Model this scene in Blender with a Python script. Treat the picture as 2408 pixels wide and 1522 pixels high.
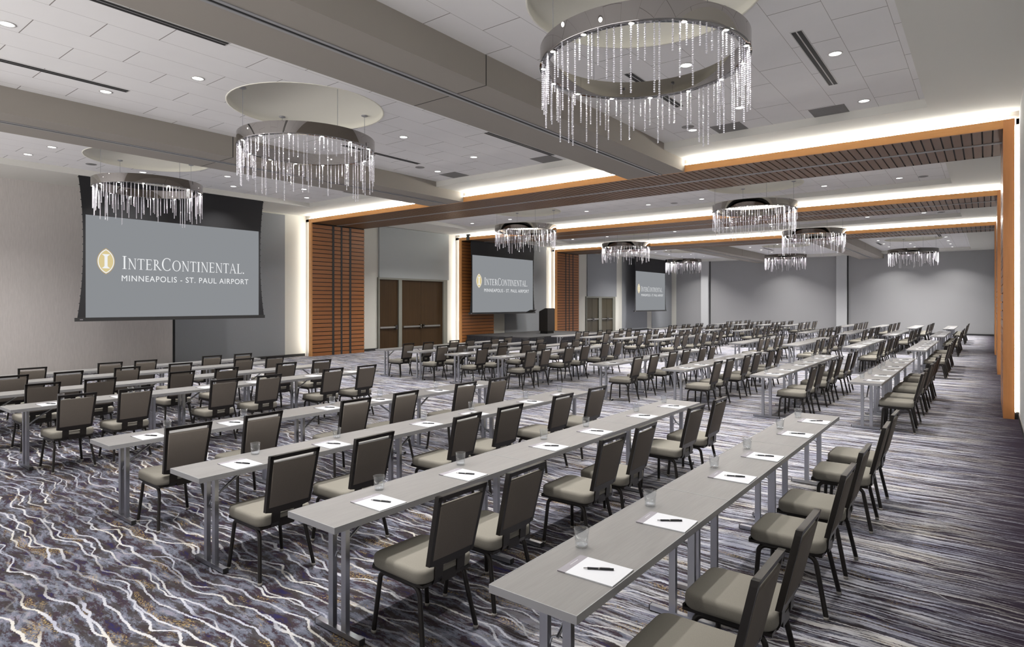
import bpy, bmesh, math, random
from mathutils import Vector, Matrix
for o in list(bpy.data.objects): bpy.data.objects.remove(o, do_unlink=True)
SC = bpy.context.scene
COL = SC.collection
PI = math.pi
random.seed(7)

# ------------------------------------------------------------------ camera, world, exposure
F_PX, VPX, HY, CAM_H = 1446.0, 2323.0, 714.0, 2.0
cam_d = bpy.data.cameras.new('camera'); cam = bpy.data.objects.new('camera', cam_d); COL.objects.link(cam)
cam_d.sensor_width = 36.0; cam_d.lens = 36.0*F_PX/2408.0
cam_d.shift_y = (HY-761.0)/2408.0
cam_d.clip_start = 0.05; cam_d.clip_end = 200
YAW = math.atan((VPX-1204.0)/F_PX)            # the depth axis lies this far to the camera's right
cam.location = (0, 0, CAM_H)
cam.rotation_euler = (PI/2, 0, YAW)
SC.camera = cam
SC.view_settings.view_transform = 'Standard'; SC.view_settings.look = 'None'
SC.view_settings.exposure = 0.0; SC.view_settings.gamma = 1.0
SC.view_settings.use_curve_mapping = False
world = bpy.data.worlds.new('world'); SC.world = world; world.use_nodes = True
# added fill through the open near end, brighter from below to light the ceiling
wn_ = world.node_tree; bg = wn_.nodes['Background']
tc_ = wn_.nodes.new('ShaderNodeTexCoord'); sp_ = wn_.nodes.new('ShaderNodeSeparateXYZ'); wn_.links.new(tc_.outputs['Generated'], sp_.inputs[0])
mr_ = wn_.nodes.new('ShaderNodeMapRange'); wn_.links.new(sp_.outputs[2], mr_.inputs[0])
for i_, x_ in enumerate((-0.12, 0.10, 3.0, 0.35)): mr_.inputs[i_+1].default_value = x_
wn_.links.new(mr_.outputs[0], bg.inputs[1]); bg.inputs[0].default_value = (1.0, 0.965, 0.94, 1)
cy = SC.cycles
cy.use_denoising = True; cy.max_bounces = 7; cy.diffuse_bounces = 4; cy.glossy_bounces = 4
cy.transmission_bounces = 7; cy.transparent_max_bounces = 12
cy.sample_clamp_indirect = 4.0; cy.sample_clamp_direct = 0.0
cy.caustics_reflective = False; cy.caustics_refractive = False; cy.blur_glossy = 0.6
cy.use_adaptive_sampling = True; cy.adaptive_threshold = 0.02
DOWN_W = 46.0          # watts of one recessed downlight
LED_S = 72.0           # cove strip emission
BULB_S = 700.0          # chandelier lamp emission

# ------------------------------------------------------------------ room numbers (metres)
XW, XE = -20.6, 0.43                  # side walls
YN, YF = -2.0, 48.1                   # near opening, far wall
Z_SOF, Z_BULK, Z_TILE, Z_PTOP = 5.05, 5.33, 5.48, 5.20
PORT = [13.7, 22.05, 30.4]; PD = 2.5
PXL, PXR = -20.18, 0.21
SCR_X = [-18.65, -19.7, -19.7]; SCR_Y = [5.89, 22.33, 39.75]; SCR_W = [4.82, 4.98, 5.0]

# ------------------------------------------------------------------ materials
def mat(name):
    m = bpy.data.materials.new(name); m.use_nodes = True
    nt = m.node_tree
    return m, nt, nt.nodes, nt.links, nt.nodes['Principled BSDF']
def simple(name, col, rough=0.5, metal=0.0, spec=None):
    m, nt, N, L, B = mat(name)
    B.inputs['Base Color'].default_value = (*col, 1); B.inputs['Roughness'].default_value = rough
    B.inputs['Metallic'].default_value = metal
    if spec is not None: B.inputs['Specular IOR Level'].default_value = spec
    return m
def pos(nt, scale=(1,1,1), obj=False):
    N, L = nt.nodes, nt.links
    mp = N.new('ShaderNodeMapping'); mp.inputs['Scale'].default_value = scale
    if obj:
        t = N.new('ShaderNodeTexCoord'); L.new(t.outputs['Object'], mp.inputs['Vector'])
    else:
        g = N.new('ShaderNodeNewGeometry'); L.new(g.outputs['Position'], mp.inputs['Vector'])
    return mp.outputs['Vector']
def noise(nt, vec, scale=1.0, detail=2.0, rough=0.5, dist=0.0):
    n = nt.nodes.new('ShaderNodeTexNoise'); nt.links.new(vec, n.inputs['Vector'])
    n.inputs['Scale'].default_value = scale; n.inputs['Detail'].default_value = detail
    n.inputs['Roughness'].default_value = rough; n.inputs['Distortion'].default_value = dist
    return n.outputs['Fac']
def ramp(nt, fac, stops, interp='LINEAR'):
    r = nt.nodes.new('ShaderNodeValToRGB'); nt.links.new(fac, r.inputs['Fac'])
    e = r.color_ramp.elements; r.color_ramp.interpolation = interp
    while len(e) > 1: e.remove(e[-1])
    for i, (p, c) in enumerate(stops):
        c = (*c, 1) if isinstance(c, tuple) else (c, c, c, 1)
        if i == 0: e[0].position = p; e[0].color = c
        else: x = e.new(p); x.color = c
    return r.outputs['Color']
def mixc(nt, fac, a, b, mode='MIX'):
    m = nt.nodes.new('ShaderNodeMix'); m.data_type = 'RGBA'; m.blend_type = mode
    for inp, v in ((m.inputs[0], fac), (m.inputs[6], a), (m.inputs[7], b)):
        if isinstance(v, (int, float)): inp.default_value = v
        elif isinstance(v, tuple): inp.default_value = (*v, 1)
        else: nt.links.new(v, inp)
    return m.outputs[2]
def mth(nt, op, a, b=None, c=None):
    m = nt.nodes.new('ShaderNodeMath'); m.operation = op
    for i, v in enumerate((a, b, c)):
        if v is None: continue
        if isinstance(v, (int, float)): m.inputs[i].default_value = v
        else: nt.links.new(v, m.inputs[i])
    return m.outputs[0]
def mrange(nt, v, a, b, c=0.0, d=1.0):
    m = nt.nodes.new('ShaderNodeMapRange'); m.interpolation_type = 'SMOOTHSTEP'
    nt.links.new(v, m.inputs[0])
    for i, x in enumerate((a, b, c, d)): m.inputs[i+1].default_value = x
    return m.outputs[0]
def bump(nt, B, h, strength=0.3, dist=0.01):
    b = nt.nodes.new('ShaderNodeBump'); b.inputs['Strength'].default_value = strength; b.inputs['Distance'].default_value = dist
    nt.links.new(h, b.inputs['Height']); nt.links.new(b.outputs[0], B.inputs['Normal'])
def emis(name, col, s):
    m = bpy.data.materials.new(name); m.use_nodes = True; nt = m.node_tree
    nt.nodes.remove(nt.nodes['Principled BSDF'])
    e = nt.nodes.new('ShaderNodeEmission'); e.inputs[0].default_value = (*col, 1); e.inputs[1].default_value = s
    nt.links.new(e.outputs[0], nt.nodes['Material Output'].inputs[0])
    return m

M = {}
def carpet():
    m, nt, N, L, B = mat('carpet'); B.inputs['Roughness'].default_value = 0.95; B.inputs['Specular IOR Level'].default_value = 0.1
    g = N.new('ShaderNodeNewGeometry'); sp = N.new('ShaderNodeSeparateXYZ'); L.new(g.outputs['Position'], sp.inputs[0])
    X, Y = sp.outputs[0], sp.outputs[1]
    # wander: the streaks run across the room and waver along their length
    w1 = noise(nt, pos(nt, (1.1, 0.8, 1)), 1.0, 3, 0.5)
    w2 = noise(nt, pos(nt, (4.5, 3.0, 1)), 1.0, 2, 0.5)
    w3 = noise(nt, pos(nt, (55.0, 55.0, 1)), 1.0, 1, 0.5)
    jit = mth(nt, 'MULTIPLY', mth(nt, 'SUBTRACT', w3, 0.5), 0.016)
    Yw = mth(nt, 'ADD', Y, mth(nt, 'MULTIPLY', mth(nt, 'SUBTRACT', w1, 0.5), 0.30))
    Yw = mth(nt, 'ADD', Yw, mth(nt, 'MULTIPLY', mth(nt, 'SUBTRACT', w2, 0.5), 0.032))
    Yw = mth(nt, 'ADD', Yw, jit)
    def vec(sx, sy, oz=0.0):
        c = N.new('ShaderNodeCombineXYZ')
        L.new(mth(nt, 'MULTIPLY', X, sx), c.inputs[0]); L.new(mth(nt, 'MULTIPLY', Yw, sy), c.inputs[1]); c.inputs[2].default_value = oz
        return c.outputs[0]
    def lines(f, w0, w1_):
        t = mth(nt, 'ABSOLUTE', mth(nt, 'SUBTRACT', mth(nt, 'FRACT', f), 0.5))
        return mth(nt, 'SUBTRACT', 1.0, mrange(nt, t, w0, w1_))
    na = noise(nt, vec(1.5, 0.9, 41.0), 1.0, 2, 0.5)
    nb = noise(nt, vec(1.7, 0.9, 57.0), 1.0, 2, 0.5)
    la = lines(mth(nt, 'ADD', mth(nt, 'MULTIPLY', Yw, 7.4), mth(nt, 'MULTIPLY', na, 2.2)), 0.045, 0.075)
    lb = lines(mth(nt, 'ADD', mth(nt, 'MULTIPLY', Yw, 4.4), mth(nt, 'MULTIPLY', nb, 2.4)), 0.025, 0.046)
    fade = mrange(nt, noise(nt, pos(nt, (0.7, 1.1, 1)), 1.0, 2, 0.5), 0.36, 0.56, 0.30, 1.0)
    fade2 = mrange(nt, noise(nt, vec(0.9, 1.4, 77), 1.0, 2, 0.5), 0.40, 0.50, 0.15, 1.0)
    line_a = mth(nt, 'MAXIMUM', mth(nt, 'MULTIPLY', la, fade), mth(nt, 'MULTIPLY', lb, fade2))
    # fine streaks
    Ys = mth(nt, 'ADD', mth(nt, 'ADD', Y, mth(nt, 'MULTIPLY', mth(nt, 'SUBTRACT', w1, 0.5), 0.16)), jit)
    def svec(sx, sy, oz=0.0):
        c = N.new('ShaderNodeCombineXYZ')
        L.new(mth(nt, 'MULTIPLY', X, sx), c.inputs[0]); L.new(mth(nt, 'MULTIPLY', Ys, sy), c.inputs[1]); c.inputs[2].default_value = oz
        return c.outputs[0]
    st = noise(nt, svec(0.40, 14.0, 3.0), 1.0, 5, 0.7)
    st2 = noise(nt, svec(1.1, 36.0, 9.0), 1.0, 3, 0.65)
    streak = mth(nt, 'ADD', mth(nt, 'MULTIPLY', st, 0.5), mth(nt, 'MULTIPLY', st2, 0.5))
    streakm = mrange(nt, streak, 0.492, 0.530)
    reg = mth(nt, 'ADD', mrange(nt, X, -3.2, -0.6), mrange(nt, Y, 3.5, 10.0))
    reg = mth(nt, 'MINIMUM', mth(nt, 'MULTIPLY', reg, mrange(nt, w1, 0.3, 0.6, 0.7, 1.15)), 1.0)
    # ground colours
    bl = noise(nt, vec(3.2, 11.0, 5.0), 1.0, 6, 0.74)
    ground = ramp(nt, bl, [(0.0, (.017, .015, .055)), (0.38, (.022, .019, .065)), (0.42, (.032, .023, .030)), (0.475, (.048, .033, .042)), (0.50, (.085, .090, .115)), (0.56, (.125, .134, .170)), (0.62, (.20, .185, .23)), (0.75, (.06, .05, .07))])
    brown = mrange(nt, noise(nt, vec(3.4, 12.0, 11.0), 1.0, 6, 0.74), 0.51, 0.55)
    ground = mixc(nt, mth(nt, 'MULTIPLY', brown, 0.8), ground, (.036, .030, .028))
    gold = mth(nt, 'MULTIPLY', mrange(nt, noise(nt, vec(1.6, 6.0, 21.0), 1.0, 3, 0.6), 0.57, 0.63), mrange(nt, noise(nt, vec(70, 90, 2.0), 1.0, 1, 0.5), 0.50, 0.58))
    ground = mixc(nt, mth(nt, 'MULTIPLY', gold, 0.7), ground, (.33, .235, .10))
    white = ramp(nt, noise(nt, vec(1.0, 3.0, 31.0), 1.0, 3, 0.6), [(0.35, (.30, .31, .375)), (0.5, (.44, .44, .465)), (0.62, (.48, .46, .42))])
    colA = mixc(nt, line_a, ground, white)
    gs = mixc(nt, mrange(nt, X, -1.3, 0.35), ground, (.022, .015, .025))
    edge = mrange(nt, mth(nt, 'ADD', X, mth(nt, 'MULTIPLY', mth(nt, 'SUBTRACT', st, 0.5), 3.6)), -0.55, 0.5, 1.0, 0.0)
    smask = mth(nt, 'MULTIPLY', streakm, edge)
    colB = mixc(nt, mth(nt, 'MULTIPLY', smask, 0.95), gs, mixc(nt, 1.0, white, (1.12, 1.12, 1.16), 'MULTIPLY'))
    colB = mixc(nt, mth(nt, 'MULTIPLY', line_a, mth(nt, 'MULTIPLY', edge, 0.5)), colB, white)
    col = mixc(nt, reg, colA, colB)
    L.new(col, B.inputs['Base Color'])
    return m
M['carpet'] = carpet()

def tiles():
    m, nt, N, L, B = mat('ceiling_tile'); B.inputs['Roughness'].default_value = 0.9
    g = N.new('ShaderNodeNewGeometry'); sp = N.new('ShaderNodeSeparateXYZ'); L.new(g.outputs['Position'], sp.inputs[0])
    u = mth(nt, 'MULTIPLY', mth(nt, 'ADD', sp.outputs[0], 40.0+1.385), 1/0.595)
    idx = mth(nt, 'FLOOR', u)
    wn = N.new('ShaderNodeTexWhiteNoise'); wn.noise_dimensions = '1D'; L.new(idx, wn.inputs['W'])
    par = mth(nt, 'MODULO', idx, 2.0)
    length = mth(nt, 'ADD', 1.2, mth(nt, 'MULTIPLY', mth(nt, 'GREATER_THAN', wn.outputs['Value'], 0.55), 1.2))
    v = mth(nt, 'ADD', mth(nt, 'ADD', sp.outputs[1], 24.0-0.57), mth(nt, 'MULTIPLY', par, 0.6))
    v = mth(nt, 'DIVIDE', v, length)
    fu, fv = mth(nt, 'FRACT', u), mth(nt, 'FRACT', v)
    ju = mth(nt, 'LESS_THAN', mth(nt, 'MULTIPLY', mth(nt, 'MINIMUM', fu, mth(nt, 'SUBTRACT', 1.0, fu)), 0.595), 0.0035)
    jv = mth(nt, 'LESS_THAN', mth(nt, 'MULTIPLY', mth(nt, 'MINIMUM', fv, mth(nt, 'SUBTRACT', 1.0, fv)), length), 0.0055)
    tone = noise(nt, pos(nt, (1.5, 1.5, 1)), 1.0, 2, 0.5)
    base = mixc(nt, tone, (.83, .82, .82), (.90, .89, .885))
    base = mixc(nt, mth(nt, 'MULTIPLY', ju, 0.75), base, (.34, .31, .30))
    L.new(mixc(nt, jv, base, (.22, .20, .19)), B.inputs['Base Color'])
    return m
M['tile'] = tiles()

def wallcloth(name, col, stripe=(1, 60, 1), amt=0.12, zc=6.0):
    m, nt, N, L, B = mat(name); B.inputs['Roughness'].default_value = 0.85; B.inputs['Specular IOR Level'].default_value = 0.2
    n1 = noise(nt, pos(nt, (stripe[0], stripe[1], zc)), 1.0, 3, 0.6)
    d = tuple(max(0, x*(1-amt)) for x in col); u = tuple(x*(1+amt) for x in col)
    L.new(mixc(nt, n1, d, u), B.inputs['Base Color'])
    bump(nt, B, n1, 0.08, 0.002)
    return m
M['beige'] = wallcloth('beige_paper', (.60, .565, .54), (60, 60, 1), 0.16, 5.0)
M['greywall'] = wallcloth('grey_fabric_wall', (.27, .28, .295), (70, 70, 1), 0.08, 70)
M['greypanel'] = wallcloth('grey_green_panel', (.38, .40, .395), (50, 50, 1), 0.08, 50)
M['darkgrey'] = wallcloth('far_grey_fabric', (.335, .335, .338), (60, 60, 1), 0.08, 60)
M['pillar'] = wallcloth('pillar_grey', (.54, .55, .555), (60, 60, 1), 0.05, 50)
M['cream'] = wallcloth('cream_paper', (.66, .65, .59), (60, 60, 1), 0.04, 50)
M['white'] = simple('bulkhead_paint', (.72, .71, .66), 0.85)
M['beam'] = simple('beam_paint', (.30, .275, .245), 0.85)
M['dome'] = simple('dome_paint', (.86, .84, .74), 0.85)
M['rwall'] = wallcloth('pale_grey_wall', (.50, .51, .51), (60, 60, 1), 0.05, 1)
M['base'] = simple('black_rubber', (.022, .022, .022), 0.5)
M['gap'] = simple('black_void', (.008, .008, .008), 0.7)

def wood(name, dark, light, sc, rough, coat=0.0, spec=0.5):
    m, nt, N, L, B = mat(name); B.inputs['Roughness'].default_value = rough
    n = noise(nt, pos(nt, sc), 1.0, 4, 0.6, 0.4)
    L.new(mixc(nt, n, dark, light), B.inputs['Base Color'])
    B.inputs['Specular IOR Level'].default_value = spec
    if coat: B.inputs['Coat Weight'].default_value = coat; B.inputs['Coat Roughness'].default_value = 0.06
    return m
M['slat'] = wood('walnut_slat', (.25, .090, .026), (.39, .160, .052), (3, 3, 60), 0.32)
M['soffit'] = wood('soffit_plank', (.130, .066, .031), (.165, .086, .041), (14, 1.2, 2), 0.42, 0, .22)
M['fascia'] = wood('cherry_fascia', (.52, .235, .075), (.66, .33, .12), (2, 30, 26), 0.4)
M['fasciav'] = wood('cherry_fascia_upright', (.42, .17, .055), (.56, .25, .09), (30, 30, 1.5), 0.4)
M['door'] = wood('dark_door_veneer', (.028, .015, .006), (.060, .033, .013), (20, 20, 0.8), 0.5, 0, .2)
M['door2'] = wood('olive_door_veneer', (.052, .044, .026), (.075, .062, .038), (16, 16, 0.8), 0.4)
M['dframe'] = simple('door_frame_paint', (.20, .20, .17), 0.5)
M['steel'] = simple('brushed_steel', (.62, .61, .58), 0.3, 1.0)
M['alu'] = simple('aluminium_leg', (.50, .51, .55), 0.28, 1.0)
M['edge'] = simple('aluminium_edge', (.36, .36, .37), 0.38, 0.35)
M['chrome'] = simple('mirror_chrome', (.40, .38, .365), 0.02, 1.0)
M['chromed'] = simple('dark_chrome', (.30, .29, .29), 0.08, 1.0)
M['rail'] = simple('grey_rail', (.34, .34, .35), 0.4, 0.3)
M['bronze'] = simple('bronze_frame', (.020, .017, .015), 0.33, 0.35)
M['glide'] = simple('clear_glide', (.35, .33, .30), 0.25)
M['screenblk'] = simple('black_screen_cloth', (.012, .012, .014), 0.8)
M['stage'] = simple('stage_carpet', (.024, .023, .024), 0.9)
M['skirt'] = simple('black_skirt', (.012, .012, .017), 0.7)
M['lect'] = wood('lectern_laminate', (.020, .017, .015), (.034, .030, .026), (10, 10, 1), 0.45)
M['paper'] = simple('white_paper', (.64, .65, .68), 0.6)
M['header'] = simple('grey_pad_header', (.27, .255, .28), 0.6)
M['pen'] = simple('black_pen', (.012, .012, .016), 0.2)
M['grille'] = simple('grille_grey', (.16, .15, .15), 0.6)
M['speaker'] = simple('speaker_grey', (.22, .215, .21), 0.6)
M['lighttrim'] = simple('downlight_trim', (.55, .54, .53), 0.4)
M['led'] = emis('led_strip', (1.0, .975, .90), LED_S)
M['ledv'] = emis('upright_led_strip', (1.0, .975, .92), LED_S*0.45)
M['lens'] = emis('downlight_lens', (1.0, .98, .95), 6.0)
M['bulb'] = emis('halogen_bulb', (1.0, .96, .92), BULB_S)
M['scr'] = emis('screen_picture', (.262, .274, .289), 1.0)
M['scrw'] = emis('screen_lettering', (.87, .88, .89), 1.0)
M['gold'] = emis('screen_gold', (.70, .58, .30), 1.0)
M['gold2'] = emis('screen_gold_rim', (.44, .34, .19), 1.0)

def fabric():
    m, nt, N, L, B = mat('taupe_fabric'); B.inputs['Roughness'].default_value = 0.9; B.inputs['Specular IOR Level'].default_value = 0.15
    n = noise(nt, pos(nt, (1, 1, 1), True), 420.0, 2, 0.7)
    L.new(mixc(nt, n, (.165, .152, .128), (.29, .275, .238)), B.inputs['Base Color'])
    return m
M['fabric'] = fabric()
def fabric2():
    m, nt, N, L, B = mat('brown_back_fabric'); B.inputs['Roughness'].default_value = 0.9; B.inputs['Specular IOR Level'].default_value = 0.15
    n = noise(nt, pos(nt, (1, 1, 1), True), 420.0, 2, 0.7)
    L.new(mixc(nt, n, (.105, .090, .076), (.20, .175, .152)), B.inputs['Base Color'])
    return m
M['fabricback'] = fabric2()
def oak():
    m, nt, N, L, B = mat('grey_oak_laminate'); B.inputs['Roughness'].default_value = 0.38
    w = noise(nt, pos(nt, (7, .9, 1)), 1.0, 3, 0.6, 1.2)
    f = noise(nt, pos(nt, (120, 6, 1)), 1.0, 3, 0.6, 0.2)
    a = mixc(nt, w, (.172, .166, .162), (.258, .25, .243))
    L.new(mixc(nt, mrange(nt, f, 0.35, 0.7, 0.0, 0.35), a, (.155, .15, .146)), B.inputs['Base Color'])
    return m
M['oak'] = oak()
def clear(name, tint, refl, body, bodycol, edge=0.25):
    """clear glass: light passes straight through, edges and surfaces reflect"""
    m = bpy.data.materials.new(name); m.use_nodes = True; nt = m.node_tree; N, L = nt.nodes, nt.links
    N.remove(N['Principled BSDF'])
    t = N.new('ShaderNodeBsdfTransparent'); t.inputs[0].default_value = (*tint, 1)
    g = N.new('ShaderNodeBsdfGlossy'); g.inputs['Roughness'].default_value = 0.03; g.inputs[0].default_value = (1, 1, 1, 1)
    d = N.new('ShaderNodeBsdfDiffuse'); d.inputs[0].default_value = (*bodycol, 1)
    lw = N.new('ShaderNodeLayerWeight'); lw.inputs[0].default_value = edge
    m1 = N.new('ShaderNodeMixShader'); m2 = N.new('ShaderNodeMixShader'); m1.inputs[0].default_value = body
    L.new(t.outputs[0], m1.inputs[1]); L.new(d.outputs[0], m1.inputs[2])
    L.new(mth(nt, 'ADD', mth(nt, 'MULTIPLY', lw.outputs['Facing'], 0.5 if body < 0.2 else 0.3), refl), m2.inputs[0])
    L.new(m1.outputs[0], m2.inputs[1]); L.new(g.outputs[0], m2.inputs[2])
    L.new(m2.outputs[0], N['Material Output'].inputs[0])
    return m
M['glass'] = clear('tumbler_glass', (.96, .97, .98), 0.04, 0.0, (.8, .8, .8))
M['glassbase'] = clear('tumbler_thick_base', (.9, .92, .95), 0.12, 0.25, (.85, .87, .9))
M['crystal'] = clear('crystal_bead', (.9, .9, .95), 0.20, 0.72, (.95, .93, 1.0))

# ------------------------------------------------------------------ mesh helpers
class MB:
    def __init__(s): s.v = []; s.f = []; s.mi = []; s.sm = []; s.ms = []; s.cur = 0; s.smooth = False
    def use(s, m):
        if m not in s.ms: s.ms.append(m)
        s.cur = s.ms.index(m); return s
    def add(s, vs, fs, smooth=False):
        b = len(s.v); s.v += [tuple(v) for v in vs]
        for f in fs: s.f.append([b+i for i in f]); s.mi.append(s.cur); s.sm.append(smooth)
        return s
    def box(s, x0, x1, y0, y1, z0, z1):
        vs = [(x, y, z) for z in (z0, z1) for y in (y0, y1) for x in (x0, x1)]
        return s.add(vs, [(0, 2, 3, 1), (4, 5, 7, 6), (0, 1, 5, 4), (2, 6, 7, 3), (0, 4, 6, 2), (1, 3, 7, 5)])
    def quad(s, a, b, c, d): return s.add([a, b, c, d], [(0, 1, 2, 3)])
    def tube(s, pts, r, n=8, ry=None, up=(0, 0, 1), caps=True):
        pts = [Vector(p) for p in pts]; ry = ry or r; rings = []
        for i, p in enumerate(pts):
            a = pts[max(0, i-1)]; b = pts[min(len(pts)-1, i+1)]; t = (b-a).normalized()
            u = Vector(up); s1 = t.cross(u)
            if s1.length < 1e-4: s1 = t.cross(Vector((1, 0, 0)))
            s1.normalize(); s2 = s1.cross(t).normalized()
            rings.append([p + s1*(r*math.cos(2*PI*k/n)) + s2*(ry*math.sin(2*PI*k/n)) for k in range(n)])
        vs = [v for R in rings for v in R]; fs = []
        for i in range(len(pts)-1):
            for k in range(n):
                k2 = (k+1) % n; fs.append((i*n+k, i*n+k2, (i+1)*n+k2, (i+1)*n+k))
        s.add(vs, fs, True)
        if caps:
            s.add(rings[0], [tuple(range(n))[::-1]]); s.add(rings[-1], [tuple(range(n))])
        return s
    def lathe(s, prof, c=(0, 0, 0), n=24):
        vs = []; fs = []
        for (r, z) in prof:
            for k in range(n): a = 2*PI*k/n; vs.append((c[0]+r*math.cos(a), c[1]+r*math.sin(a), c[2]+z))
        for i in range(len(prof)-1):
            for k in range(n): k2 = (k+1) % n; fs.append((i*n+k, i*n+k2, (i+1)*n+k2, (i+1)*n+k))
        return s.add(vs, fs, True)
    def disc(s, c, r, n=20, up=True):
        vs = [(c[0]+r*math.cos(2*PI*k/n), c[1]+r*math.sin(2*PI*k/n), c[2]) for k in range(n)]
        return s.add(vs, [tuple(range(n)) if up else tuple(range(n))[::-1]])
    def mesh(s, name):
        me = bpy.data.meshes.new(name); me.from_pydata(s.v, [], s.f)
        for m in s.ms: me.materials.append(m)
        me.polygons.foreach_set('material_index', s.mi); me.polygons.foreach_set('use_smooth', s.sm)
        me.update(); return me
    def build(s, name, parent=None, loc=(0, 0, 0), rz=0.0):
        o = bpy.data.objects.new(name, s.mesh(name)); COL.objects.link(o)
        o.location = loc; o.rotation_euler = (0, 0, rz)
        if parent is not None: o.parent = parent
        return o
def mb(m): return MB().use(M[m])
def empty(name, loc=(0, 0, 0), parent=None):
    o = bpy.data.objects.new(name, None); COL.objects.link(o); o.location = loc; o.empty_display_size = 0.1
    if parent is not None: o.parent = parent
    return o
def tag(o, label=None, cat=None, group=None, kind=None):
    if label: o['label'] = label
    if cat: o['category'] = cat
    if group: o['group'] = group
    if kind: o['kind'] = kind
    return o
KIDS = {}
def kids(o):
    if o.name not in KIDS: KIDS[o.name] = [c for c in bpy.data.objects if c.parent == o]
    return KIDS[o.name]
def freeze(o):
    for c in kids(o): freeze(c)
def copy_tree(o, parent=None):
    c = o.copy(); COL.objects.link(c)
    if parent is not None: c.parent = parent
    for ch in kids(o): copy_tree(ch, c)
    return c
ORD = ['first', 'second', 'third', 'fourth', 'fifth', 'sixth', 'seventh', 'eighth', 'ninth', 'tenth', 'eleventh', 'twelfth']
def rounded(name, sx, sy, sz, rv, rh, mname, parent=None, loc=(0, 0, 0), crown=0.0):
    """a cushion: a block with rounded upright corners and rolled top and bottom edges"""
    bm = bmesh.new(); bmesh.ops.create_cube(bm, size=1.0)
    for v in bm.verts: v.co = Vector((v.co.x*sx, v.co.y*sy, v.co.z*sz))
    ve = [e for e in bm.edges if abs(e.verts[0].co.z-e.verts[1].co.z) > sz*0.9]
    bmesh.ops.bevel(bm, geom=ve, offset=rv, segments=4, profile=0.5, affect='EDGES')
    he = [e for e in bm.edges if abs(e.verts[0].co.z-e.verts[1].co.z) < 1e-6 and len(e.link_faces) == 2 and any(abs(f.normal.z) > .9 for f in e.link_faces) and any(abs(f.normal.z) < .1 for f in e.link_faces)]
    bmesh.ops.bevel(bm, geom=he, offset=rh, segments=3, profile=0.5, affect='EDGES')
    for f in bm.faces: f.smooth = True
    me = bpy.data.meshes.new(name); bm.to_mesh(me); bm.free(); me.materials.append(M[mname])
    o = bpy.data.objects.new(name, me); COL.objects.link(o); o.location = loc
    if parent is not None: o.parent = parent
    return o

# ------------------------------------------------------------------ the room
def struct(o): o['kind'] = 'structure'; return o
fl = mb('carpet'); fl.box(XW-0.2, XE+0.1, YN, YF+0.1, -0.1, 0.0); struct(fl.build('floor'))

COFFERS = [(-18.58, -0.81, -0.6, 12.55), (-18.5, -0.79, 17.2, 20.9), (-18.5, -0.79, 25.5, 29.15), (-18.55, -0.81, 34.0, 47.0)]
DOMES = [(-3.13, 6.48), (-9.60, 6.45), (-16.08, 6.40), (-5.45, 18.7), (-13.85, 18.75), (-5.55, 27.0), (-14.0, 27.2), (-3.2, 39.5), (-9.65, 39.4), (-16.05, 39.4)]
BEAMS = [(-7.0, -5.55), (-13.85, -12.45)]
ceil = empty('ceiling'); struct(ceil)
bk = mb('white')
xs = sorted({XW-0.1, XE+0.1, *[c[0] for c in COFFERS], *[c[1] for c in COFFERS]})
ys = sorted({YN, YF+0.1, *[c[2] for c in COFFERS], *[c[3] for c in COFFERS]})
for i in range(len(xs)-1):
    for j in range(len(ys)-1):
        mx, my = (xs[i]+xs[i+1])/2, (ys[j]+ys[j+1])/2
        if any(c[0] < mx < c[1] and c[2] < my < c[3] for c in COFFERS): continue
        bk.box(xs[i], xs[i+1], ys[j], ys[j+1], Z_BULK, Z_TILE+0.12)
bk.build('bulkhead', ceil)
def tile_field(x0, x1, y0, y1, holes):
    bm = bmesh.new()
    vs = [bm.verts.new(p) for p in ((x0, y0, Z_TILE), (x1, y0, Z_TILE), (x1, y1, Z_TILE), (x0, y1, Z_TILE))]
    for i in range(4): bm.edges.new((vs[i], vs[(i+1) % 4]))
    for hx, hy in holes:
        c = [bm.verts.new((hx+1.31*math.cos(2*PI*k/48), hy+1.31*math.sin(2*PI*k/48), Z_TILE)) for k in range(48)]
        for i in range(48): bm.edges.new((c[i], c[(i+1) % 48]))
    bmesh.ops.triangle_fill(bm, use_beauty=True, use_dissolve=False, edges=bm.edges[:], normal=(0, 0, -1))
    for f in bm.faces:
        f.normal_update()
        if f.normal.z > 0: f.normal_flip()
    me = bpy.data.meshes.new('tile_field'); bm.to_mesh(me); bm.free(); me.materials.append(M['tile'])
    o = bpy.data.objects.new('tile_field', me); COL.objects.link(o); o.parent = ceil
for c in COFFERS:
    tile_field(*c, [d for d in DOMES if c[0] < d[0] < c[1] and c[2] < d[1] < c[3]])
cap = mb('white'); cap.box(XW-0.1, XE+0.1, YN, YF+0.1, 5.75, 5.8); cap.build('ceiling_deck', ceil)
for hx, hy in DOMES:
    d = mb('dome'); d.lathe([(1.31, 0.0), (1.31, 0.11), (0.001, 0.11)], (hx, hy, Z_TILE), 48)
    d.lathe([(1.335, 0.0), (1.335, -0.006), (1.31, -0.006), (1.31, 0)], (hx, hy, Z_TILE), 48)
    d.build('ceiling_dome', ceil)
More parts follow.
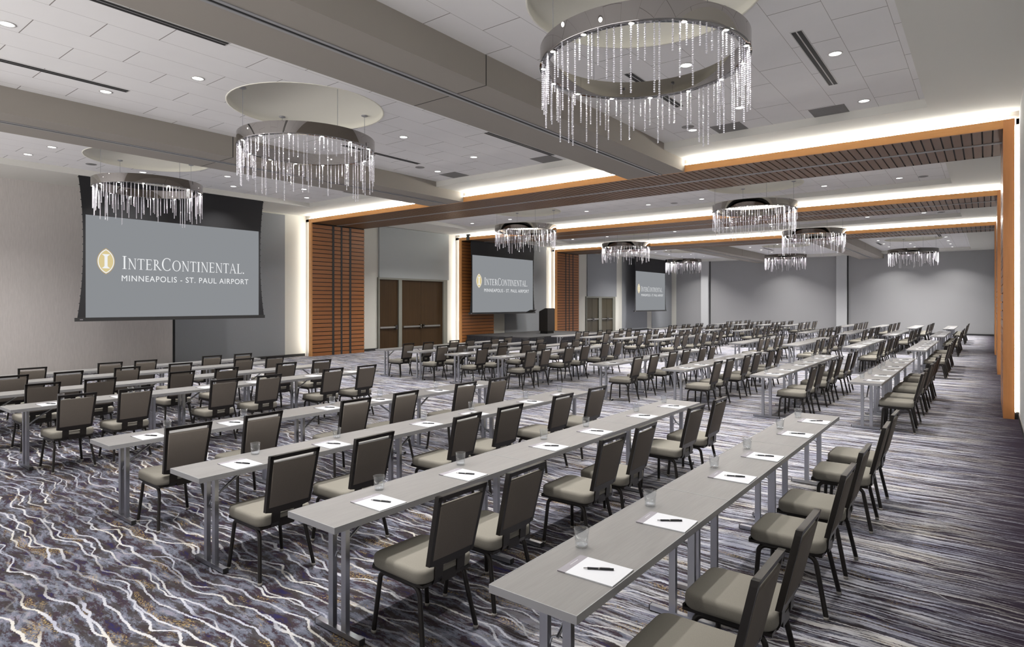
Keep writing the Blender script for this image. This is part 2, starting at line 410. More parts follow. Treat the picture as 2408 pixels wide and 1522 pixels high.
for by0, by1 in ((YN, PORT[0]), (PORT[2]+PD, YF)):
    for bx0, bx1 in BEAMS:
        b = mb('beam'); b.box(bx0, bx1, by0, by1, Z_SOF, Z_TILE+0.1)
        o = b.build('beam', ceil)
        sx = bx1-0.62
        t = mb('gap'); t.box(sx-0.022, sx+0.022, by0, by1-0.01, Z_SOF-0.004, Z_SOF+0.001); t.build('track_slot', o)
        t = mb('rail'); t.box(sx-0.075, sx-0.026, by0, by1-0.01, Z_SOF-0.010, Z_SOF); t.box(sx+0.026, sx+0.075, by0, by1-0.01, Z_SOF-0.010, Z_SOF); t.build('track_rail', o)
        jy = 6.58 if by0 < 5 else 40.2
        t = mb('gap'); t.box(bx0, bx1, jy-0.008, jy+0.008, Z_SOF-0.0015, Z_SOF+0.001); t.box(bx1-0.001, bx1+0.0015, jy-0.008, jy+0.008, Z_SOF, Z_TILE); t.build('movement_joint', o)

# walls
wl = mb('cream'); wl.box(XW-0.15, XW, YN, YF+0.1, 0, Z_BULK+0.05); wl = struct(wl.build('wall_left'))
def panel(y0, y1, z0, z1, m, d=0.006, par=wl, name='wall_panel'):
    p = mb(m); p.box(XW, XW+d, y0, y1, z0, z1); return p.build(name, par)
panel(YN, 8.90, 0.1, Z_BULK, 'beige'); panel(8.90, 8.97, 0.1, Z_BULK, 'gap', 0.01); panel(8.97, 12.86, 0.1, Z_BULK-0.05, 'greywall', 0.02)
panel(17.27, 21.53, 3.12, Z_BULK-0.02, 'greypanel', 0.10)
panel(25.97, 29.90, 0.0, Z_BULK, 'greywall', 0.02)
panel(34.53, 38.47, 2.47, Z_BULK-0.05, 'greywall', 0.08)
panel(39.40, 43.46, 0.1, Z_BULK, 'greywall', 0.02); panel(44.27, YF, 0.1, Z_BULK, 'greywall', 0.02)
wr = mb('rwall'); wr.box(XE, XE+0.15, YN, YF+0.1, 0, Z_BULK+0.05); struct(wr.build('wall_right'))
wf = mb('darkgrey'); wf.box(XW-0.1, XE+0.1, YF, YF+0.15, 0, Z_BULK+0.05); wf = struct(wf.build('wall_far'))
for x0, x1 in ((-18.02, -17.43), (-8.37, -7.73)):
    p = mb('pillar'); p.box(x0, x1, YF-0.30, YF, 0, Z_BULK); p.build('pilaster', wf)
    p = mb('gap'); p.box(x1, x1+0.07, YF-0.04, YF, 0, Z_BULK); p.build('shadow_gap', wf)
p = mb('cream'); p.box(-20.6, -20.2, YF-0.04, YF, 0, Z_BULK); p.build('corner_strip', wf)
b = mb('base')
for y0, y1 in ((YN, PORT[0]), (PORT[0]+PD, 17.22), (21.45, PORT[1]), (PORT[1]+PD, PORT[2]), (PORT[2]+PD, 34.35), (38.35, YF)): b.box(XW, XW+0.03, y0, y1, 0, 0.10)
struct(b.build('baseboard_left'))
b = mb('base'); b.box(XE-0.012, XE, YN, YF, 0, 0.10); struct(b.build('baseboard_right'))
b = mb('base'); b.box(XW, XE, YF-0.06, YF, 0, 0.10); struct(b.build('baseboard_far'))

# timber portals across the room, with cove light strips round their near edge
def portal(n):
    y = PORT[n]; e = struct(empty('trim_%d' % (n+1), (0, 0, 0)))
    xl, xr = PXL, PXR; slot = (SCR_X[1]-0.15, SCR_X[1]+0.06) if n == 1 else None
    f = mb('fascia')
    segs = [(xl-0.15, xr+0.0)] if not slot else [(xl-0.15, slot[0]), (slot[1], xr)]
    for a, c in segs:
        f.box(a, c, y, y+0.05, Z_SOF, Z_PTOP)
    f.build('header_fascia', e)
    if slot:
        g = mb('gap'); g.box(slot[0], slot[1], y+0.01, y+0.3, Z_SOF, Z_BULK); g.build('screen_slot', e)
    f = mb('fascia'); f.box(xl-0.15, xl, y, y+0.05, 0, Z_SOF); f.box(xl, xl+0.012, y, y+0.05, 0, Z_SOF); f.build('jamb_fascia', e)
    f = mb('fasciav'); f.box(xr, xr+0.155, y-0.004, y+0.05, 0, Z_PTOP); f.build('jamb_fascia', e)
    s = mb('slat'); tr = ((14.64, 14.74), (15.04, 15.12), (15.45, 15.55)); offs = [(a-13.7, c-13.7) for a, c in tr]
    runs = [0.05] + [v for o in offs for v in o] + [PD]
    pitch = 0.1575; nz = int(Z_SOF/pitch)
    if n == 1: offs = []; runs = [0.05, PD]
    for k in range(nz+1):
        z1 = Z_SOF-0.045-k*pitch; z0 = max(z1-pitch+0.027, 0.0)
        if z1 <= 0.02: break
        for i in range(0, len(runs), 2): s.box(xl-0.02, xl, y+runs[i], y+runs[i+1], z0, z1)
    s.build('slat_panel', e)
    g = mb('gap'); g.box(xl-0.06, xl-0.02, y+0.05, y+PD, 0, Z_PTOP); g.build('slat_backing', e)
    if offs:
        for a, c in offs:
            t = mb('base'); t.box(xl-0.02, xl+0.006, y+a, y+c, 0, Z_SOF-0.02); t.build('wall_track', e)
    r = mb('cream'); r.box(XW, xl-0.06, y+PD-0.06, y+PD, 0, Z_PTOP); r.build('return_side', e)
    s = mb('slat')
    for k in range(nz+1):
        z1 = Z_SOF-0.045-k*pitch; z0 = max(z1-pitch+0.027, 0.0)
        if z1 <= 0.02: break
        s.box(xr, xr+0.02, y+0.05, y+PD, z0, z1)
    s.build('slat_panel', e)
    g = mb('gap'); g.box(xr+0.02, xr+0.06, y+0.05, y+PD, 0, Z_PTOP); g.build('slat_backing', e)
    r = mb('cream'); r.box(xr+0.02, XE, y+PD-0.06, y+PD, 0, Z_PTOP); r.build('return_side', e)
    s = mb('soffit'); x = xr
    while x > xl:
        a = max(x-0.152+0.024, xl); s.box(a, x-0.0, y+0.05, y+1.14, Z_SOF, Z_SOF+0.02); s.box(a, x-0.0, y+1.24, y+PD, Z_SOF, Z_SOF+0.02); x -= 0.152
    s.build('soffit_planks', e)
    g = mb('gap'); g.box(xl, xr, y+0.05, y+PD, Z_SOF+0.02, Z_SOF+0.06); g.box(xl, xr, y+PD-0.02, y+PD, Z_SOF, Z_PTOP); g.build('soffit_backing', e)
    t = mb('rail'); t.box(xl, xr, y+1.14, y+1.18, Z_SOF-0.012, Z_SOF+0.01); t.box(xl, xr, y+1.20, y+1.24, Z_SOF-0.012, Z_SOF+0.01); t.build('soffit_track', e)
    # back of the beam box
    r = mb('white'); r.box(XW, XE, y+PD-0.04, y+PD, Z_PTOP-0.02, Z_BULK); r.build('return_side', e)
    # light strips and the white backs of their coves
    r = mb('white'); r.box(XW, XE, y+0.055, y+0.065, Z_PTOP-0.1, Z_BULK); r.box(XW, xl-0.06, y+0.055, y+0.065, 0, Z_PTOP); r.box(xr+0.02, XE, y+0.055, y+0.065, 0, Z_PTOP); r.build('cove_back', e)
    def strip(pts, name='light_strip', m='led'):
        q = MB().use(M[m]); q.quad(*pts); q.build(name, e)
    segs = [(xl-0.12, xr+0.10)]
    if n == 0: segs = [(xl-0.12, -13.87), (-12.43, -7.02), (-5.53, xr+0.1)]
    if n == 1: segs = [(xl-0.12, slot[0]-0.01), (slot[1]+0.01, xr+0.1)]
    for a, c in segs:
        strip([(a, y+0.005, Z_PTOP+0.004), (c, y+0.005, Z_PTOP+0.004), (c, y+0.03, Z_PTOP+0.035), (a, y+0.03, Z_PTOP+0.035)])
    strip([(xl-0.155, y+0.005, 0.12), (xl-0.155, y+0.005, Z_PTOP), (xl-0.175, y+0.03, Z_PTOP), (xl-0.175, y+0.03, 0.12)], m='ledv')
    strip([(xr+0.160, y+0.005, 0.12), (xr+0.160, y+0.005, Z_PTOP), (xr+0.175, y+0.03, Z_PTOP), (xr+0.175, y+0.03, 0.12)], m='ledv')
    bt = mb('base'); bt.box(xl-0.17, xl-0.15, y+0.005, y+0.04, 0, 0.12); bt.box(xr+0.156, XE, y+0.03, y+0.05, 0, 0.12); bt.build('strip_end', e)
for n in range(3): portal(n)

# doors in the wall with the screens
def push_bar(par, ya, yb, z, hinge_left, m='steel'):
    b = mb(m); x = XW+0.02; w = yb-ya
    b.box(x, x+0.075, ya, yb, z-0.035, z+0.035); o = b.build('push_bar', par)
    e = yb if hinge_left else ya
    t = mb('chrome'); t.box(x, x+0.11, e-0.05, e+0.05, z-0.09, z+0.09); t.build('latch_case', o)
def leaf(n, ya, yb, zt, m, bars, seam=None):
    d = mb(m); d.box(XW-0.01, XW+0.02, ya, yb, 0.01, zt); d = struct(d.build('door_%d' % n))
    push_bar(d, *bars)
    return d
leaf(1, 17.29, 18.36, 3.04, 'door', (17.32, 18.20, 0.965, True))
leaf(2, 18.55, 19.755, 3.04, 'door', (18.66, 19.68, 0.965, True))
leaf(3, 19.775, 21.17, 3.04, 'door', (19.85, 20.95, 0.965, False))
leaf(4, 34.45, 35.20, 2.37, 'door2', (34.50, 35.14, 0.97, True))
leaf(5, 35.22, 35.98, 2.37, 'door2', (35.28, 35.94, 0.97, False))
leaf(6, 36.37, 37.14, 2.37, 'door2', (36.40, 37.08, 0.97, True))
leaf(7, 37.16, 37.93, 2.37, 'door2', (37.22, 37.88, 0.97, False))
f = mb('dframe')
for ya, yb in ((17.22, 17.29), (18.36, 18.55), (21.17, 21.44)): f.box(XW-0.01, XW+0.09, ya, yb, 0, 3.04)
f.box(XW-0.01, XW+0.09, 17.22, 21.44, 3.04, 3.12); struct(f.build('trim_4'))
f = mb('dframe')
for ya, yb in ((34.38, 34.45), (35.98, 36.37), (37.93, 38.3)): f.box(XW-0.01, XW+0.08, ya, yb, 0, 2.37)
f.box(XW-0.01, XW+0.08, 34.38, 38.3, 2.37, 2.46); struct(f.build('trim_5'))

# ------------------------------------------------------------------ ceiling fittings
ZONES = ['camera end ceiling', 'first middle ceiling bay', 'second middle ceiling bay', 'far end ceiling']
def make_downlight(watts=DOWN_W):
    r = empty('recessed_downlight', (0, 0, 0))
    t = mb('lighttrim'); t.lathe([(0.078, 0.0), (0.098, -0.001), (0.098, -0.007), (0.080, -0.009), (0.078, 0.0)], (0, 0, 0), 28); t.build('trim_ring', r)
    l = mb('lens'); l.disc((0, 0, -0.002), 0.079, 24, False); l.build('lens', r)
    ld = bpy.data.lights.new('downlight_lamp', 'AREA'); ld.shape = 'DISK'; ld.size = 0.13; ld.energy = watts; ld.color = (1.0, 0.975, 0.95); ld.spread = math.radians(112)
    lo = bpy.data.objects.new('lamp', ld); COL.objects.link(lo); lo.parent = r; lo.location = (0, 0, -0.010)
    return r
DL = {0: [(-1.68, [7.0, 9.52, 12.04]), (-3.48, [1.3, 3.9, 8.65, 11.11]), (-4.68, [0.1, 2.5, 4.9, 9.4, 11.97]), (-9.65, [0.2, 2.2, 4.54, 8.77, 10.99]), (-11.45, [1.4, 3.9, 6.4, 9.2, 11.6]),
          (-16.45, [0.0, 2.3, 4.55, 8.54, 10.92]), (-17.70, [0.1, 2.2, 4.43, 6.9, 9.37, 11.85])],
      1: [(x, [20.05, 18.0]) for x in (-1.94, -3.83, -7.53, -9.45, -11.96, -15.62, -17.7)],
      2: [(x, [28.3, 26.3]) for x in (-1.94, -3.83, -7.53, -9.45, -11.96, -15.64, -17.75)],
      3: [(-1.73, [36.9, 39.26, 41.63, 43.97, 46.28]), (-3.56, [35.8, 42.38, 44.96]), (-4.79, [36.8, 39.2, 41.6, 43.92, 46.27]), (-9.79, [35.8, 38.15, 42.5, 44.88]), (-11.61, [36.7, 39.03, 41.41, 43.79, 46.1]),
          (-16.6, [35.6, 37.86, 42.1, 44.59]), (-17.86, [36.8, 39.0, 41.27, 43.6, 45.99])]}

for z, rows in DL.items():
    dl0 = make_downlight(DOWN_W*(1.0, 1.9, 1.9, 2.0)[z]); first = True
    for ri, (x, yl) in enumerate(rows):
        for k, y in enumerate(yl):
            o = dl0 if first else copy_tree(dl0); first = False
            o.location = (x, y, Z_TILE)
            lab = ('round recessed downlight, %s in line %s, %s' % (ORD[k], ORD[ri], ZONES[z]))
            if z in (1, 2): lab = 'round recessed downlight, %s from column aisle, %s%s' % (ORD[ri], ZONES[z], ' near portal' if k else '')
            tag(o, lab, 'downlight', 'recessed downlights in the tiled ceiling')
def slot_diffuser(x, y0, y1, lab, two=True):
    r = empty('slot_diffuser', (x, (y0+y1)/2, Z_TILE)); h = (y1-y0)/2
    f = mb('lighttrim'); f.box(-0.075, 0.075, -h, h, -0.004, 0.0); f.build('diffuser_plate', r)
    for dx in ((-0.035, 0.035)):
        g = mb('gap'); g.box(dx-0.026, dx+0.026, -h+0.02, h-0.02, -0.007, -0.003); g.build('slot', r)
    tag(r, lab, 'air vent', 'linear slot diffusers in the ceiling')
slot_diffuser(-8.07, 1.9, 4.2, 'twin slot air vent beside ceiling beam, over screen half, camera end')
slot_diffuser(-8.07, 9.55, 12.0, 'twin slot air vent beside beam, by dark grille, camera end ceiling')
slot_diffuser(-11.15, 1.6, 4.13, 'twin slot air vent beside downlight before middle chandelier')
slot_diffuser(-11.2, 8.4, 10.7, 'twin slot air vent behind the middle chandelier of camera end')
slot_diffuser(-1.94, 8.43, 10.86, 'twin slot air vent beside downlight near column aisle')
slot_diffuser(-4.3, 8.40, 10.42, 'twin slot air vent seen through the chandelier near column aisle')
slot_diffuser(-14.6, 8.4, 10.6, 'twin slot air vent above the large screen, camera end ceiling')
slot_diffuser(-1.95, 36.9, 38.9, 'slot air vent over column aisle in far end ceiling')
slot_diffuser(-5.0, 40.4, 42.4, 'slot air vent behind far end chandelier near column aisle')
slot_diffuser(-11.1, 40.0, 42.2, 'slot air vent behind middle chandelier of far end')
gl = [(-8.42, 12.23, 'second from column aisle beam'), (-11.42, 12.2, 'behind the middle chandelier'), (-2.27, 12.3, 'beside downlight over column aisle'), (-4.05, 12.25, 'behind chandelier over column aisle'), (-15.6, 12.2, 'by the large screen')]
for x, y, w in gl:
    r = empty('ceiling_grille', (x, y, Z_TILE)); g = mb('grille'); g.box(-0.29, 0.29, -0.29, 0.29, -0.004, 0.0); g.build('backing', r)
    g = mb('speaker')
    for k in range(-7, 8): g.box(-0.28, 0.28, k*0.038-0.004, k*0.038+0.004, -0.008, -0.003)
    g.build('louvres', r)
    tag(r, 'square dark return air grille ' + w, 'air vent', 'square return air grilles')
for x, y, w in [(-11.47, 10.98, 'behind middle chandelier of camera end'), (-17.7, 5.71, 'by the large screen'), (-4.67, 11.69, 'seen through the chandelier over column aisle'), (-10.98, 6.58, 'beside dome of middle camera end chandelier'), (-1.40, 20.2, 'in first middle ceiling bay'), (-1.4, 28.5, 'in second middle ceiling bay'), (-8.6, 20.3, 'between two middle bay chandeliers')]:
    r = mb('speaker'); r.lathe([(0.001, -0.012), (0.10, -0.011), (0.118, -0.006), (0.12, 0.0)], (0, 0, 0), 28); o = r.build('ceiling_speaker', None, (x, y, Z_TILE))
    tag(o, 'round grey ceiling speaker ' + w, 'speaker', 'round ceiling speakers')

# ------------------------------------------------------------------ chandeliers
def strand_mesh(nb, seed):
    rnd = random.Random(seed); s = mb('crystal')
    t = (1+5**.5)/2; k = 0.0108/math.sqrt(1+t*t)
    iv = [(-1, t, 0), (1, t, 0), (-1, -t, 0), (1, -t, 0), (0, -1, t), (0, 1, t), (0, -1, -t), (0, 1, -t), (t, 0, -1), (t, 0, 1), (-t, 0, -1), (-t, 0, 1)]
    iff = [(0, 11, 5), (0, 5, 1), (0, 1, 7), (0, 7, 10), (0, 10, 11), (1, 5, 9), (5, 11, 4), (11, 10, 2), (10, 7, 6), (7, 1, 8), (3, 9, 4), (3, 4, 2), (3, 2, 6), (3, 6, 8), (3, 8, 9), (4, 9, 5), (2, 4, 11), (6, 2, 10), (8, 6, 7), (9, 8, 1)]
    for i in range(nb):
        a = rnd.uniform(0, 6.28); c_, s_ = math.cos(a), math.sin(a)
        s.add([((x*c_-y*s_)*k, (x*s_+y*c_)*k, z*k - 0.013 - i*0.0222) for x, y, z in iv], iff, False)
    return s.mesh('crystal_strand')
STR = [(nb, strand_mesh(nb, nb)) for nb in (11, 14, 17, 20, 23, 25, 28, 31, 34)]
def make_chandelier():
    R0, R1, H = 1.17, 1.085, 0.195
    r = empty('ring_chandelier', (0, 0, 4.73))
    b = mb('chrome'); b.lathe([(R0, 0.0), (R0, H)], (0, 0, 0), 96); b.lathe([(R1, H), (R1, 0.0)], (0, 0, 0), 96)
    b.lathe([(R0, H), (R1, H)], (0, 0, 0), 96); b.build('mirrored_band', r)
    b = mb('chromed'); b.lathe([(R1, 0.0), (R1-0.004, -0.004), (R0+0.004, -0.004), (R0, 0.0)], (0, 0, 0), 96); b.build('base_rim', r)
    for k in range(14):
        a = 2*PI*(k+0.3)/14; x, y = 1.128*math.cos(a), 1.128*math.sin(a)
        t = mb('chrome'); t.lathe([(0.030, -0.004), (0.034, -0.016), (0.027, -0.018)], (x, y, 0), 16); h = t.build('lamp_holder', r)
        q = mb('bulb'); q.disc((x, y, -0.012), 0.026, 14, False); q.build('bulb', h)
    for k in range(4):
        a = PI/4+k*PI/2 + 0.25; x, y = 1.128*math.cos(a), 1.128*math.sin(a)
        t = mb('rail'); t.tube([(x, y, H), (x, y, 0.86)], 0.004, 6); t.build('hanging_wire', r)
        t = mb('rail'); t.lathe([(0.06, 0.86), (0.06, 0.845), (0.02, 0.83), (0.001, 0.83)], (x, y, 0), 20); t.build('ceiling_canopy', r)
    rnd = random.Random(3)
    for k in range(92):
        a = 2*PI*k/92 + rnd.uniform(-.022, .022); rr = rnd.choice((1.10, 1.155, 1.128)); u = rnd.random()
        nb, me = STR[min(8, int(u*9))]
        o = bpy.data.objects.new('crystal_strand', me); COL.objects.link(o); o.parent = r
        o.location = (rr*math.cos(a), rr*math.sin(a), 0); o.rotation_euler = (0, 0, rnd.uniform(0, 6))
    return r
CL = ['near column aisle, camera end of the room', 'second from column aisle, camera end of the room', 'before the large screen, camera end of the room',
      'column aisle side, first bay beyond first portal', 'screen wall side, first bay beyond first portal', 'column aisle side, bay before third portal', 'screen wall side, bay before third portal',
      'near column aisle, far end of room', 'middle of three at far end of room', 'screen wall side, far end of room']
ch0 = make_chandelier()
for i, (x, y) in enumerate(DOMES):
    o = ch0 if i == 0 else copy_tree(ch0)
    o.location = (x, y, 4.73); o.rotation_euler = (0, 0, 0.37*i)
    tag(o, 'crystal ring chandelier ' + CL[i], 'chandelier', 'mirrored ring chandeliers with crystal strands')

# ------------------------------------------------------------------ projection screens with the logo
def ring_poly(s, cx, cz, rx, rz, a0, a1, t_fn, n=28, x=0.0, k=1.0):
    vs = []; fs = []
    for i in range(n+1):
        a = a0+(a1-a0)*i/n; t = t_fn(a); c, d = math.cos(a), math.sin(a)
        vs += [(x, (cx+rx*c)*k, (cz+rz*d)*k), (x, (cx+(rx-t)*c)*k, (cz+(rz-min(t, .11)*0.55)*d)*k)]
    for i in range(n): fs.append((2*i, 2*i+2, 2*i+3, 2*i+1))
    return vs, fs
def glyph(ch):
    """returns (advance, [polygons of (y, z)]) for cap height 1"""
    P = []
    def R(a, b, c, d): P.append([(a, c), (b, c), (b, d), (a, d)])
    def Q(*p): P.append(list(p))
    def serif(a, b, z): R(a, b, z, z+0.035)
    if ch == 'I': R(.12, .25, 0, 1); serif(.02, .35, 0); serif(.02, .35, .965); return .42, P
    if ch == 'N': R(.12, .17, 0, 1); R(.70, .75, 0, 1); Q((.06, 1), (.20, 1), (.75, 0), (.67, 0)); serif(.03, .26, 0); serif(.61, .84, .965); serif(.0, .15, .965); return .87, P
    if ch == 'T': R(.32, .43, 0, 1); R(.03, .72, .945, 1); Q((.03, 1), (.07, 1), (.05, .80), (.02, .80)); Q((.68, 1), (.72, 1), (.74, .80), (.70, .80)); serif(.22, .53, 0); return .76, P
    if ch == 'E': R(.13, .25, 0, 1); serif(.03, .3, 0); serif(.03, .3, .965); R(.2, .62, .95, 1); R(.2, .52, .49, .54); R(.2, .65, 0, .05); Q((.59, 1), (.63, 1), (.65, .82), (.62, .82)); Q((.50, .6), (.53, .6), (.53, .42), (.50, .42)); Q((.60, 0), (.64, 0), (.69, .19), (.66, .19)); return .74, P
    if ch == 'L': R(.13, .25, 0, 1); serif(.03, .36, .965); serif(.03, .3, 0); R(.2, .62, 0, .05); Q((.57, 0), (.62, 0), (.67, .2), (.64, .2)); return .70, P
    if ch == 'A': Q((.07, 0), (.12, 0), (.40, .93), (.38, 1.0)); Q((.36, 1.02), (.43, 1.02), (.80, 0), (.67, 0)); R(.2, .62, .33, .375); serif(.0, .22, 0); serif(.58, .89, 0); return .86, P
    if ch == 'R':
        R(.13, .25, 0, 1); serif(.03, .36, 0); serif(.03, .3, .965)
        n = 12
        for i in range(n):
            a0 = PI/2-PI*i/n; a1 = PI/2-PI*(i+1)/n
            P.append([(.30+.26*math.cos(a0), .745+.255*math.sin(a0)), (.30+.26*math.cos(a1), .745+.255*math.sin(a1)), (.30+.15*math.cos(a1), .745+.21*math.sin(a1)), (.30+.15*math.cos(a0), .745+.21*math.sin(a0))])
        R(.2, .31, .955, 1); R(.2, .31, .49, .535); Q((.28, .5), (.42, .5), (.86, 0), (.72, 0)); serif(.72, .93, 0); return .86, P
    if ch in 'CO':
        a_s, a_e = (0.85, 2*PI-0.85) if ch == 'C' else (0, 2*PI); n = 32
        for i in range(n):
            a0 = a_s+(a_e-a_s)*i/n; a1 = a_s+(a_e-a_s)*(i+1)/n
            def t(a): return .045+.085*abs(math.cos(a))
            P.append([(.48+.46*math.cos(a0), .5+.52*math.sin(a0)), (.48+.46*math.cos(a1), .5+.52*math.sin(a1)), (.48+(.46-t(a1))*math.cos(a1), .5+(.52-.05)*math.sin(a1)), (.48+(.46-t(a0))*math.cos(a0), .5+(.52-.05)*math.sin(a0))])
        if ch == 'C': R(.74, .775, .76, .96); R(.74, .775, .06, .22); return .90, P
        return .99, P
def text_mesh(body, size_cap, width, mname):
    """sans lettering laid into the y-z plane, scaled to the given cap height and width"""
    cu = bpy.data.curves.new('lettering', 'FONT'); cu.body = body; cu.size = 1.0; cu.space_character = 1.12
    ob = bpy.data.objects.new('lettering', cu); COL.objects.link(ob)
    dg = bpy.context.evaluated_depsgraph_get(); dg.update()
    me0 = bpy.data.meshes.new_from_object(ob.evaluated_get(dg))
    vs = [v.co.copy() for v in me0.vertices]; fs = [tuple(p.vertices) for p in me0.polygons]
    bpy.data.objects.remove(ob, do_unlink=True); bpy.data.curves.remove(cu); bpy.data.meshes.remove(me0)
    x0, x1 = min(v.x for v in vs), max(v.x for v in vs); z1 = max(v.y for v in vs)
    return [(0, (v.x-x0)/(x1-x0)*width, v.y/z1*size_cap) for v in vs], fs
def screen(i):
    X, Y0, W = SCR_X[i], SCR_Y[i], SCR_W[i]; k = W/4.82; H = 2.71*k
    zb = (1.618, 1.553, 1.50)[i]; ztop = (Z_TILE, Z_PTOP, Z_BULK)[i]
    r = empty('projection_screen', (X, Y0, zb))
    n = 20; vs = []; zt = ztop-zb
    for s in range(n+1):     # masking cloth with tensioned, bowed edges
        z = zt*s/n; u = s/n
        e = 0.055 + 0.13*(abs(2*u-1)**2.2)
        if i == 1 and z > zt-0.3: e = min(e, 0.10)
        vs += [(0, -e*k, z), (0, W+e*k, z)]
    mk = mb('screenblk'); mk.add(vs, [(2*s, 2*s+1, 2*s+3, 2*s+2) for s in range(n)])
    mk.add([(v[0]-0.006, v[1], v[2]) for v in vs], [(2*s, 2*s+2, 2*s+3, 2*s+1) for s in range(n)])
    mk.build('masking_cloth', r)
    tb = mb('screenblk')
    for s in range(1, n):
        for sd in (0, 1):
            v = vs[2*s+sd]; d = -1 if sd == 0 else 1
            tb.box(-0.008, 0.004, v[1]-0.018, v[1]+0.018, v[2]-0.01, v[2]+0.01)
    tb.build('tension_tabs', r)
    p = mb('scr'); p.box(0.001, 0.004, 0, W, 0.012, H); p.build('picture_area', r)
    b = mb('base'); b.box(-0.03, 0.035, -0.24*k, W+0.20*k, -0.085, 0.01); bar = b.build('bottom_bar', r)
    t = mb('header'); t.box(0.035, 0.037, -0.24*k+0.10, -0.24*k+0.17, -0.05, -0.025); t.build('maker_plate', bar)
    # emblem: a pointed oval, gold with a white line and a serif letter
    ey, ez = (6.357-5.89)*k, (3.13-1.618)*k
    def lens_poly(a, b, x, m):
        s = mb(m); pts = []
        nn = 16; Rr = (a*a+b*b)/(2*a)
        for sgn in (1, -1):
            for q in range(nn+1):
                z = b - 2*b*q/nn if sgn == 1 else -b + 2*b*q/nn
                y = sgn*(math.sqrt(max(Rr*Rr-z*z, 0))-(Rr-a)); pts.append((x, ey+y, ez+z))
        s.add(pts, [tuple(range(len(pts)))[::-1]]); return s
    em = lens_poly(.214*k, .354*k, 0.006, 'gold2').build('emblem', r)
    lens_poly(.196*k, .328*k, 0.008, 'scrw').build('emblem_line', em)
    lens_poly(.174*k, .298*k, 0.010, 'gold').build('emblem_field', em)
    s = mb('scrw')
    for (a, b, c, d) in ((-.036, .036, -.19, .19), (-.088, .088, -.19, -.172), (-.088, .088, .172, .19)): s.box(0.010, 0.012, ey+a*k, ey+b*k, ez+c*k, ez+d*k)
    for sz in (-1, 1):
        s.add([(0.012, ey-.075*k, ez+sz*.172*k), (0.012, ey+.075*k, ez+sz*.172*k), (0.012, ey+.036*k, ez+sz*.13*k), (0.012, ey-.036*k, ez+sz*.13*k)], [(0, 1, 2, 3)])
    s.build('emblem_letter', em)
    # wordmark
    s = mb('scrw'); x = 0.0; items = []
    for q, ch in enumerate('INTERCONTINENTAL'):
        big = q in (0, 5); adv, P = glyph(ch); sc_ = 1.0 if big else 0.84
        items.append((x, sc_, P)); x += adv*sc_ + 0.045
    wtot = (10.165-6.747)*k; ky = wtot/x; kz = 0.355*k; y0, z0 = (6.747-5.89)*k, (2.942-1.618)*k
    for x_, sc_, P in items:
        for poly in P: s.add([(0.008, y0+(x_+a*sc_)*ky, z0+c*sc_*kz) for a, c in poly], [tuple(range(len(poly)))])
    s.box(0.007, 0.008, y0+wtot+.01, y0+wtot+.045*k, z0+.0, z0+.035*k)
    s.build('wordmark', r)
    v2, f2 = text_mesh('MINNEAPOLIS - ST. PAUL AIRPORT', 0.158*k, (10.355-6.735)*k, 'scrw')
    s = mb('scrw'); s.add([(0.008, (6.735-5.89)*k+v[1], (2.612-1.618)*k+v[2]) for v in v2], f2); s.build('place_line', r)
    tag(r, ('large black-bordered projection screen before beige and grey wall', 'black-bordered projection screen over the stage beside slatted panel', 'small looking projection screen on far grey wall beyond double doors')[i], 'projection screen', 'pull-down screens with the hotel wordmark')
for i in range(3): screen(i)

# ------------------------------------------------------------------ stage and lectern
st = empty('stage_platform', (-18.27, 25.8, 0))
d = mb('stage'); d.box(-1.86, 1.86, -3.4, 3.4, 0.40, 0.46); d.build('deck', st)
s = mb('skirt')
def pleats(p0, p1):
    L_ = math.hypot(p1[0]-p0[0], p1[1]-p0[1]); n = int(L_/0.045); nx, ny = (p1[1]-p0[1])/L_, -(p1[0]-p0[0])/L_
    vs = []
    for q in range(n+1):
        u = q/n; o_ = 0.018*(q % 2)
        for z in (0.005, 0.405): vs.append((p0[0]+(p1[0]-p0[0])*u+nx*o_, p0[1]+(p1[1]-p0[1])*u+ny*o_, z))
    s.add(vs, [(2*q, 2*q+2, 2*q+3, 2*q+1) for q in range(n)])
pleats((-1.85, -3.39), (1.85, -3.39)); pleats((1.85, -3.39), (1.85, 3.39)); pleats((1.85, 3.39), (-1.85, 3.39)); pleats((-1.85, 3.39), (-1.85, -3.39))
s.build('pleated_skirt', st)
tag(st, 'low black carpeted stage platform with pleated black skirt', 'stage')
le = empty('lectern', (-18.015, 26.23, 0.46))
p = mb('lect'); prof = [(-.265, .13), (.265, .13), (.265, 1.29), (.11, 1.30), (-.265, 1.13)]
vs = [(x, y, z) for y in (-.33, .33) for x, z in prof]
p.add(vs, [(0, 1, 2, 3, 4), (9, 8, 7, 6, 5), (0, 5, 6, 1), (1, 6, 7, 2), (2, 7, 8, 3), (3, 8, 9, 4), (4, 9, 5, 0)]); p.build('body', le)
p = mb('gap'); p.box(-.22, .23, -.29, .29, 0.0, .13); p.build('plinth', le)
p = mb('base'); p.box(-.24, .09, -.28, .28, 1.145, 1.165); t = p.build('reading_shelf', le); t.rotation_euler = (0, -0.42, 0); t.location = (-0.46, 0, 0.115)
tag(le, 'dark charcoal lectern standing on the black stage', 'lectern')

